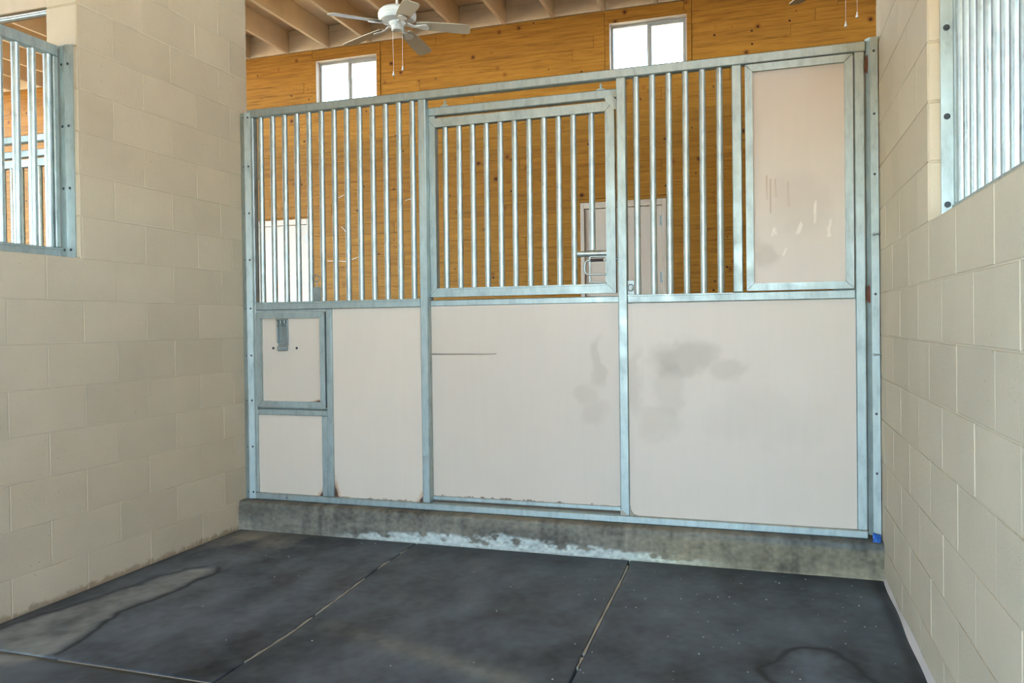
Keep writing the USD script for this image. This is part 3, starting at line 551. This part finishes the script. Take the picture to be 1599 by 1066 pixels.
part(fd, 'latch', cat(cbox(lx0, lx1, y + .004, y + .009, 1.168, 1.3335, .002), cbox(lx0, lx0+.010, y - .010, y + .004, 1.185, 1.326, .002), cbox(lx1-.006, lx1, y - .008, y + .004, 1.185, 1.326, .002),
     cbox(lx0+.004, lx1-.004, y - .018, y + .003, 1.292, 1.302, .003), cbox(lx0, lx1, y - .018, y - .004, 1.322, 1.333, .003), rod((lx0+.030, y-.010, 1.286), (lx0+.030, y-.010, 1.33), .007, 12), rod((lx0+.056, y-.006, 1.296), (lx0+.056, y-.006, 1.328), .008, 12),
     cbox(lx0+.001, lx1-.003, y - .012, y + .008, 1.135, 1.166, .004), bolt((lx0+.024, y+.004, 1.196), (0, -1, 0), .005, .005), bolt((lx1-.016, y+.004, 1.196), (0, -1, 0), .005, .005), bolt((lx0+.018, y-.012, 1.151), (0, -1, 0), .003, .002), bolt((lx0+.045, y-.012, 1.151), (0, -1, 0), .003, .002)), 'zinc_hardware', 'grey steel slide latch on the feed door')
for x in (.208, .376): part(fd, 'screw', bolt((x, .013, 1.151), (0, -1, 0), .0055, .003), 'dark_bolt')
wd = part(sf, 'upper_door', frame4(3.0405, 3.5475, 1.4365, 2.5865, .037, -.003, .040), S, 'mitred steel frame of the solid upper door')
(V, F), n_ = panel_mesh(3.0765, 3.5115, 1.4725, 2.5505, .014); t = panel_tint(V, blobs=[(3.13, 1.60, .07, .09, .16), (3.30, 1.86, .16, .20, .07)], seed=17)
def scratch(t, V, pts, w, col):
    d = polydist(V[:, 0], V[:, 2], pts); a = np.exp(-(d/w)**2); return t*(1 - a[:, None]) + a[:, None]*np.array(col)
for pts in ([(3.166, 1.715), (3.176, 1.75)], [(3.176, 1.752), (3.186, 1.72)], [(3.284, 1.722), (3.304, 1.772)], [(3.294, 1.722), (3.308, 1.76)], [(3.370, 1.77), (3.374, 1.875)], [(3.368, 1.82), (3.371, 1.86)], [(3.43, 1.70), (3.444, 1.78)], [(3.43, 1.74), (3.44, 1.70)], [(3.22, 1.615), (3.233, 1.645)]): t = scratch(t, V, pts, .004, (1.25, 1.3, 1.35))
for pts in ([(3.142, 2.02), (3.145, 1.90)], [(3.16, 2.0), (3.16, 1.83)], [(3.185, 2.0), (3.187, 1.91)], [(3.245, 1.98), (3.247, 1.86)]): t = scratch(t, V, pts, .003, (.72, .62, .52))
part(wd, 'upper_panel', (V, F), 'panel_paint', tint=t, smooth=True)
part(wd, 'hinge', cat(rod((3.450, .02, 1.4340), (3.840, .02, 1.4340), .0022, 8), cbox(3.455, 3.466, .012, .03, 1.4318, 1.4362, .0005), cbox(3.475, 3.492, .012, .03, 1.4318, 1.4362, .0005)), 'zinc_hardware')
ring_plate(sf, .4925, .547, 1.4375, 1.524, (.524, 1.577, .018), True, 'eye_plate'); ring_plate(sf, 2.4285, 2.462, 1.4315, 1.507, (2.444, 1.470, .015), False, 'eye_plate')

# ------------------------------------------------------------------ sliding door in the middle bay, hung behind the posts
sd = thing('stall_door', 'sliding steel stall door with bars above one blush panel and a wire pull latch', 'stall door', loc=(1.81, .08, CURB))
Y0, Y1 = .0525, .098
part(sd, 'hanger_rail', rail(1.225, 2.374, 2.5035, 2.5535, Y0, Y1), S)
g = frame4(1.250, 2.358, 1.4455, 2.4875, .0515, Y0, Y1)
part(sd, 'door_frame', g, S, 'mitred steel frame of the barred upper half')
part(sd, 'rail_lip', cbox(1.303, 2.305, Y0 - .003, Y0 - .0002, 1.486, 1.497, .001), S)
part(sd, 'gusset', prism([(2.304, 2.514), (2.334, 2.531), (2.373, 2.487), (2.373, 2.439), (2.358, 2.441), (2.314, 2.486)], Y0 - .006, Y0 - .0005, 'y'), S, 'diagonal welded gusset at the corner of the sliding door')
part(sd, 'gusset', prism([(1.245, 2.502), (1.245, 2.488), (1.30, 2.488), (1.30, 2.502)], Y0 + .004, Y1 - .004, 'y'), S)
for x in (1.36, 2.283): part(sd, 'roller_hanger', cat(prism([(x - .032, 2.554), (x + .032, 2.554), (x + .012, 2.566), (x - .012, 2.566)], Y0 + .012, Y1 - .012, 'y'), rod((x, .075, 2.566), (x, .075, 2.592), .007, 10)), S)
for x in (1.358, 1.445, 1.5285, 1.613, 1.697, 1.782, 1.869, 1.955, 2.040, 2.124): part(sd, 'bar', rod((x, .0755, 1.4975), (x, .0755, 2.4355), .0170), 'galvanised_bar', smooth=40)
part(sd, 'short_bar', rod((2.2265, .0755, 1.684), (2.2265, .0755, 2.4355), .0165), 'galvanised_bar', smooth=40)
part(sd, 'cross_bar', rod((2.1405, .0755, 1.6655), (2.3065, .0755, 1.6655), .0168), 'galvanised_bar', 'short horizontal pipe above the latch', smooth=40)
la = part(sd, 'latch_loop', tube(rounded_path([(2.2105, .073, 1.506), (2.302, .073, 1.506), (2.302, .073, 1.648), (2.2105, .073, 1.648)], .008, closed=True), .0055, 8, closed=True), 'galvanised_bar', 'square wire loop of the door latch', smooth=60)
part(la, 'pull_handle', tube(rounded_path([(2.304, .064, 1.550), (2.183, .064, 1.550), (2.183, .064, 1.628), (2.304, .064, 1.628)], .028, n=8), .0058, 10), 'galvanised_bar', 'rounded wire pull handle', smooth=60)
part(la, 'grip', rod((2.216, .064, 1.628), (2.288, .064, 1.628), .0085, 14), 'dark_rubber', 'dark rubber grip', smooth=40)
part(sd, 'latch_pin', cat(rod((2.3585, .075, 1.632), (2.378, .075, 1.632), .007, 10), rod((2.366, .075, 1.632), (2.371, .075, 1.632), .010, 10)), 'zinc_hardware')
part(sd, 'lower_top_rail', rail(1.232, 2.374, 1.3915, 1.4285, Y0, Y1), S)
part(sd, 'lower_bottom_rail', rail(1.232, 2.374, .2535, .2815, Y0, Y1), S)
part(sd, 'lower_stile', rail(1.232, 1.262, .282, 1.391, Y0, Y1), S); part(sd, 'lower_stile', rail(2.344, 2.374, .282, 1.391, Y0 + .012, Y1), S)
m, t = panel(1.2615, 2.3745, .2795, 1.3925, Y0 + .004, slit=(1.26, 1.662, 1.110), foot=.2815, blobs=[(2.225, 1.06, .055, .13, .14), (2.16, .90, .06, .08, .10), (2.22, .78, .10, .08, .09)], seed=21); part(sd, 'lower_panel', m, 'panel_paint', tint=t, smooth=True, label='blush panel of the sliding door, split by a short crack')
part(sd, 'stile_tie', rail(1.232, 1.262, 1.429, 1.445, Y0 + .01, Y1), S)

# the same front and door in the stall on the left, seen through the left opening
copy_of(sf, 'stall_front', 'neighbouring steel stall front seen only through the bars of the left opening', (W/2 - PITCH, 0, CURB))
copy_of(sd, 'stall_door', 'neighbouring sliding stall door seen only through the bars of the left opening', (1.81 - PITCH, .08, CURB))
solo('neighbour_curb', cbox(-PITCH, -.19, -.075, .115, 0, CURB, .01), 'aisle_concrete', 'concrete curb under the neighbouring stall front', kind='structure')

# ------------------------------------------------------------------ barred grilles in the openings of the side walls
def grille(name, label, xin, side, yj, zs, sp, n):
    """xin: x of the grille's centre line; side = +1 when the stall lies to its +x."""
    yr = YPIER + .012; y0 = yj - .004
    g = thing(name, label, 'window grille', loc=(xin, (y0 + yr)/2, zs))
    h = .020
    part(g, 'bottom_rail', cbox(xin - h, xin + h, yr, y0 - .006, zs + .003, zs + .052, .004), S)
    part(g, 'top_rail', cbox(xin - h, xin + h, yr, y0 - .006, 2.598, 2.652, .004), S)
    part(g, 'stile', cbox(xin - h, xin + h, y0 - .034, y0 - .006, zs + .0525, 2.5975, .004), S)
    part(g, 'stile', cbox(xin - h, xin + h, yr, yr + .03, zs + .0525, 2.5975, .004), S)
    part(g, 'rail_lip', cbox(xin + side*(h + .0005) if side > 0 else xin - h - .0045, xin + h + .0045 if side > 0 else xin - h - .0005, yr, y0 - .006, zs + .040, zs + .050, .001), S)
    ca, cb = (xin + .018, xin + .103) if side > 0 else (xin - .056, xin + .024)
    cm_ = (ca + cb)/2
    cov = prism([(ca, y0 + .003), (ca, y0 - .004), (cm_ - .002, y0 - .011), (cm_ + .002, y0 - .011), (cb, y0 - .004), (cb, y0 + .003)], zs + .003, 2.650, 'z')
    cp = part(g, 'wall_channel', cov, S, 'steel channel bolted to the block jamb')
    for z in (2.557, 2.260, 1.962, 1.666):
        for q in ((cm_ - .019, cm_ + .019) if side > 0 else (ca + .018,)): part(cp, 'bolt', bolt((q, y0 - .008, z), (0, -1, 0), .0045 if side > 0 else .007, .005), 'dark_bolt')
    for k in range(n):
        yb = y0 - .052 - sp*k
        if yb > yr + .04: part(g, 'bar', rod((xin, yb, zs + .0525), (xin, yb, 2.5975), .0175, 16), 'galvanised_bar', smooth=40)
grille('window_grille', 'barred steel grille in the opening of the left block wall', -.124, +1, YWL, ZWL, .0842, 40)
grille('window_grille', 'barred steel grille in the opening of the right block wall', W + .094, -1, YWR, ZWR, .0842, 40)

# ------------------------------------------------------------------ ceiling fans over the aisle
def fan():
    c = np.array([-.1035, 2.475, 4.02])
    f = thing('ceiling_fan', 'white five blade ceiling fan over the aisle, above the left half of the stall front', 'ceiling fan', loc=c)
    L = lambda prof: lathe(prof, c)
    part(f, 'downrod', rod(c + [0, 0, .20], c + [0, 0, ZJ - 4.02 - .03], .013, 14), 'fan_white', smooth=40)
    part(f, 'canopy', L([(0, .86), (.035, .86), (.065, .895), (.068, .908), (0, .908)]), 'fan_white', smooth=40)
    part(f, 'motor_housing', L([(0, .075), (.10, .075), (.155, .090), (.172, .108), (.176, .122), (.172, .126), (.178, .132), (.178, .150), (.172, .155), (.170, .172), (.150, .192), (.09, .206), (.03, .212), (0, .212)]), 'fan_white', smooth=30)
    part(f, 'switch_housing', L([(0, 0), (.045, .002), (.056, .010), (.058, .045), (.072, .060), (.080, .074), (0, .074)]), 'fan_white', smooth=30)
    for k in range(5):
        a = 4.0996 - k*2*math.pi/5; e = np.array([math.cos(a), math.sin(a), 0]); tt = np.array([-math.sin(a), math.cos(a), 0]); p = math.radians(12)
        wdir = tt*math.cos(p) + np.array([0, 0, -math.sin(p)]); nrm = np.cross(e, wdir)
        prof = [(.185, .048), (.30, .060), (.45, .067), (.58, .070), (.645, .066), (.668, .045)]
        out = [(r, w) for r, w in prof] + [(r, -w) for r, w in prof[::-1]]
        poly = trimesh.creation.extrude_polygon(Polygon(out).buffer(.006).simplify(.001), .007, engine='earcut'); v = np.array(poly.vertices)
        z0 = .064 - .056*(v[:, 0]/.67)
        pts = c + v[:, :1]*e + v[:, 1:2]*wdir + (v[:, 2:3] - .0035)*nrm + np.c_[0*z0, 0*z0, z0]
        b = part(f, 'blade', (pts, np.array(poly.faces)), 'fan_blade', 'beige wood grained fan blade')
        ip = [(.10, .020), (.15, .012), (.20, .016), (.245, .036), (.275, .034), (.292, .014)]; io = [(r, w) for r, w in ip] + [(r, -w) for r, w in ip[::-1]]
        ir = trimesh.creation.extrude_polygon(Polygon(io).buffer(.004).simplify(.0008), .009, engine='earcut'); v = np.array(ir.vertices); z1 = np.where(v[:, 0] < .15, .066, .064 - .056*v[:, 0]/.67 - .003)
        part(b, 'blade_iron', (c + v[:, :1]*e + v[:, 1:2]*wdir + (v[:, 2:3] - .014)*nrm + np.c_[0*z1, 0*z1, z1], np.array(ir.faces)), 'fan_white', 'white blade bracket')
    for dx, dz in ((-.040, -.375), (.055, -.335)):
        q = part(f, 'pull_chain', rod(c + [dx, -.012, .012], c + [dx, -.012, dz], .0016, 6), 'plastic_white')
        part(q, 'fob', lathe([(0, dz - .042), (.010, dz - .042), (.011, dz - .030), (.005, dz - .012), (.006, dz), (0, dz)], c + [dx, -.012, 0], 14), 'plastic_white', smooth=40)
    return f
fa = fan()
copy_of(fa, 'ceiling_fan', 'second white ceiling fan, only a blade tip and pull chains showing at top right', (3.785, 2.475, 3.99), -36.5)

# ------------------------------------------------------------------ small things
hz = COURSES*U + .039
solo('conduit', rod((XL + .2, .03, hz - .018), (W - .1, .03, hz - .018), .0135, 14), 'galvanised_bar', 'grey metal conduit running under the header beam at the upper left', 'conduit', smooth=40)
xs = np.linspace(-5.4, -.25, 40); solo('cable', tube(np.c_[xs, 0*xs - .026, hz - .008 - .022*np.sin((xs + .25)*1.1)**2], .005, 8), 'plastic_white', 'white cable strung under the conduit at the upper left', 'cable', smooth=60)
def cord(pts, label):
    p = np.array([(x, YB - .004, z) for x, z in pts]); s = np.r_[0, np.cumsum(np.linalg.norm(np.diff(p, axis=0), axis=1))]; u = np.linspace(0, s[-1], 30)
    from scipy.interpolate import PchipInterpolator
    solo('white_cord', tube(np.stack([PchipInterpolator(s, p[:, k])(u) for k in range(3)], 1), .0038, 6), 'plastic_white', label, 'cord', smooth=60)
cord([(-2.36, 2.146), (-2.20, 2.14), (-2.08, 2.132), (-1.98, 2.158), (-1.88, 2.187)], 'thin white cord tacked level on the pine wall, seen between the left bars')
cord([(-2.15, 2.585), (-2.10, 2.54), (-2.072, 2.46), (-2.066, 2.30), (-2.07, 2.16)], 'thin white cord curving down the pine wall, behind the left bars')
cord([(-2.19, 2.966), (-2.10, 2.998)], 'short scrap of white cord high on the pine wall behind the left bars')
cord([(-1.225, 2.876), (-1.15, 2.89)], 'short scrap of white cord on the pine wall near the second post')
V = np.array([(3.616, -.052, .2062), (3.650, -.060, .2058), (3.6565, -.030, .206), (3.628, -.022, .206), (3.618, -.030, .243), (3.634, -.046, .226), (3.655, -.030, .237), (3.645, -.048, .212), (3.632, -.026, .2405), (3.648, -.022, .222)])
h = trimesh.convex.convex_hull(V); bt = trimesh.remesh.subdivide(*trimesh.remesh.subdivide(h.vertices, h.faces)); bv = np.array(bt[0]); bv += (np.stack([meshkit.noise(bv*140 + k*9, k) for k in range(3)], 1) - .5)*.006
bv[:, 2] = np.maximum(bv[:, 2], .2055)
solo('plastic_scrap', (bv, np.array(bt[1])), 'blue_plastic', 'crumpled bright blue plastic scrap on the curb at the right corner', 'plastic scrap')
gr = np.random.default_rng(5); ms = []
for _ in range(110):
    x, y, s = gr.uniform(2.3, 3.58), -gr.uniform(.14, 1.7), gr.uniform(.0016, .0040)
    if gr.random() < .25: x = gr.uniform(.4, 2.3)
    m = trimesh.creation.icosphere(0); v = m.vertices*[s*gr.uniform(.7, 1.6), s, s*.5]; a = gr.uniform(0, 3); v = v @ np.array([[math.cos(a), -math.sin(a), 0], [math.sin(a), math.cos(a), 0], [0, 0, 1]]).T
    ms.append((v + [x, y, FLOOR + .0012 + s*.2], np.array(m.faces)))
solo('floor_grit', cat(*ms), 'grit', 'pale grit and straw crumbs scattered on the dark floor', 'grit', kind='stuff')
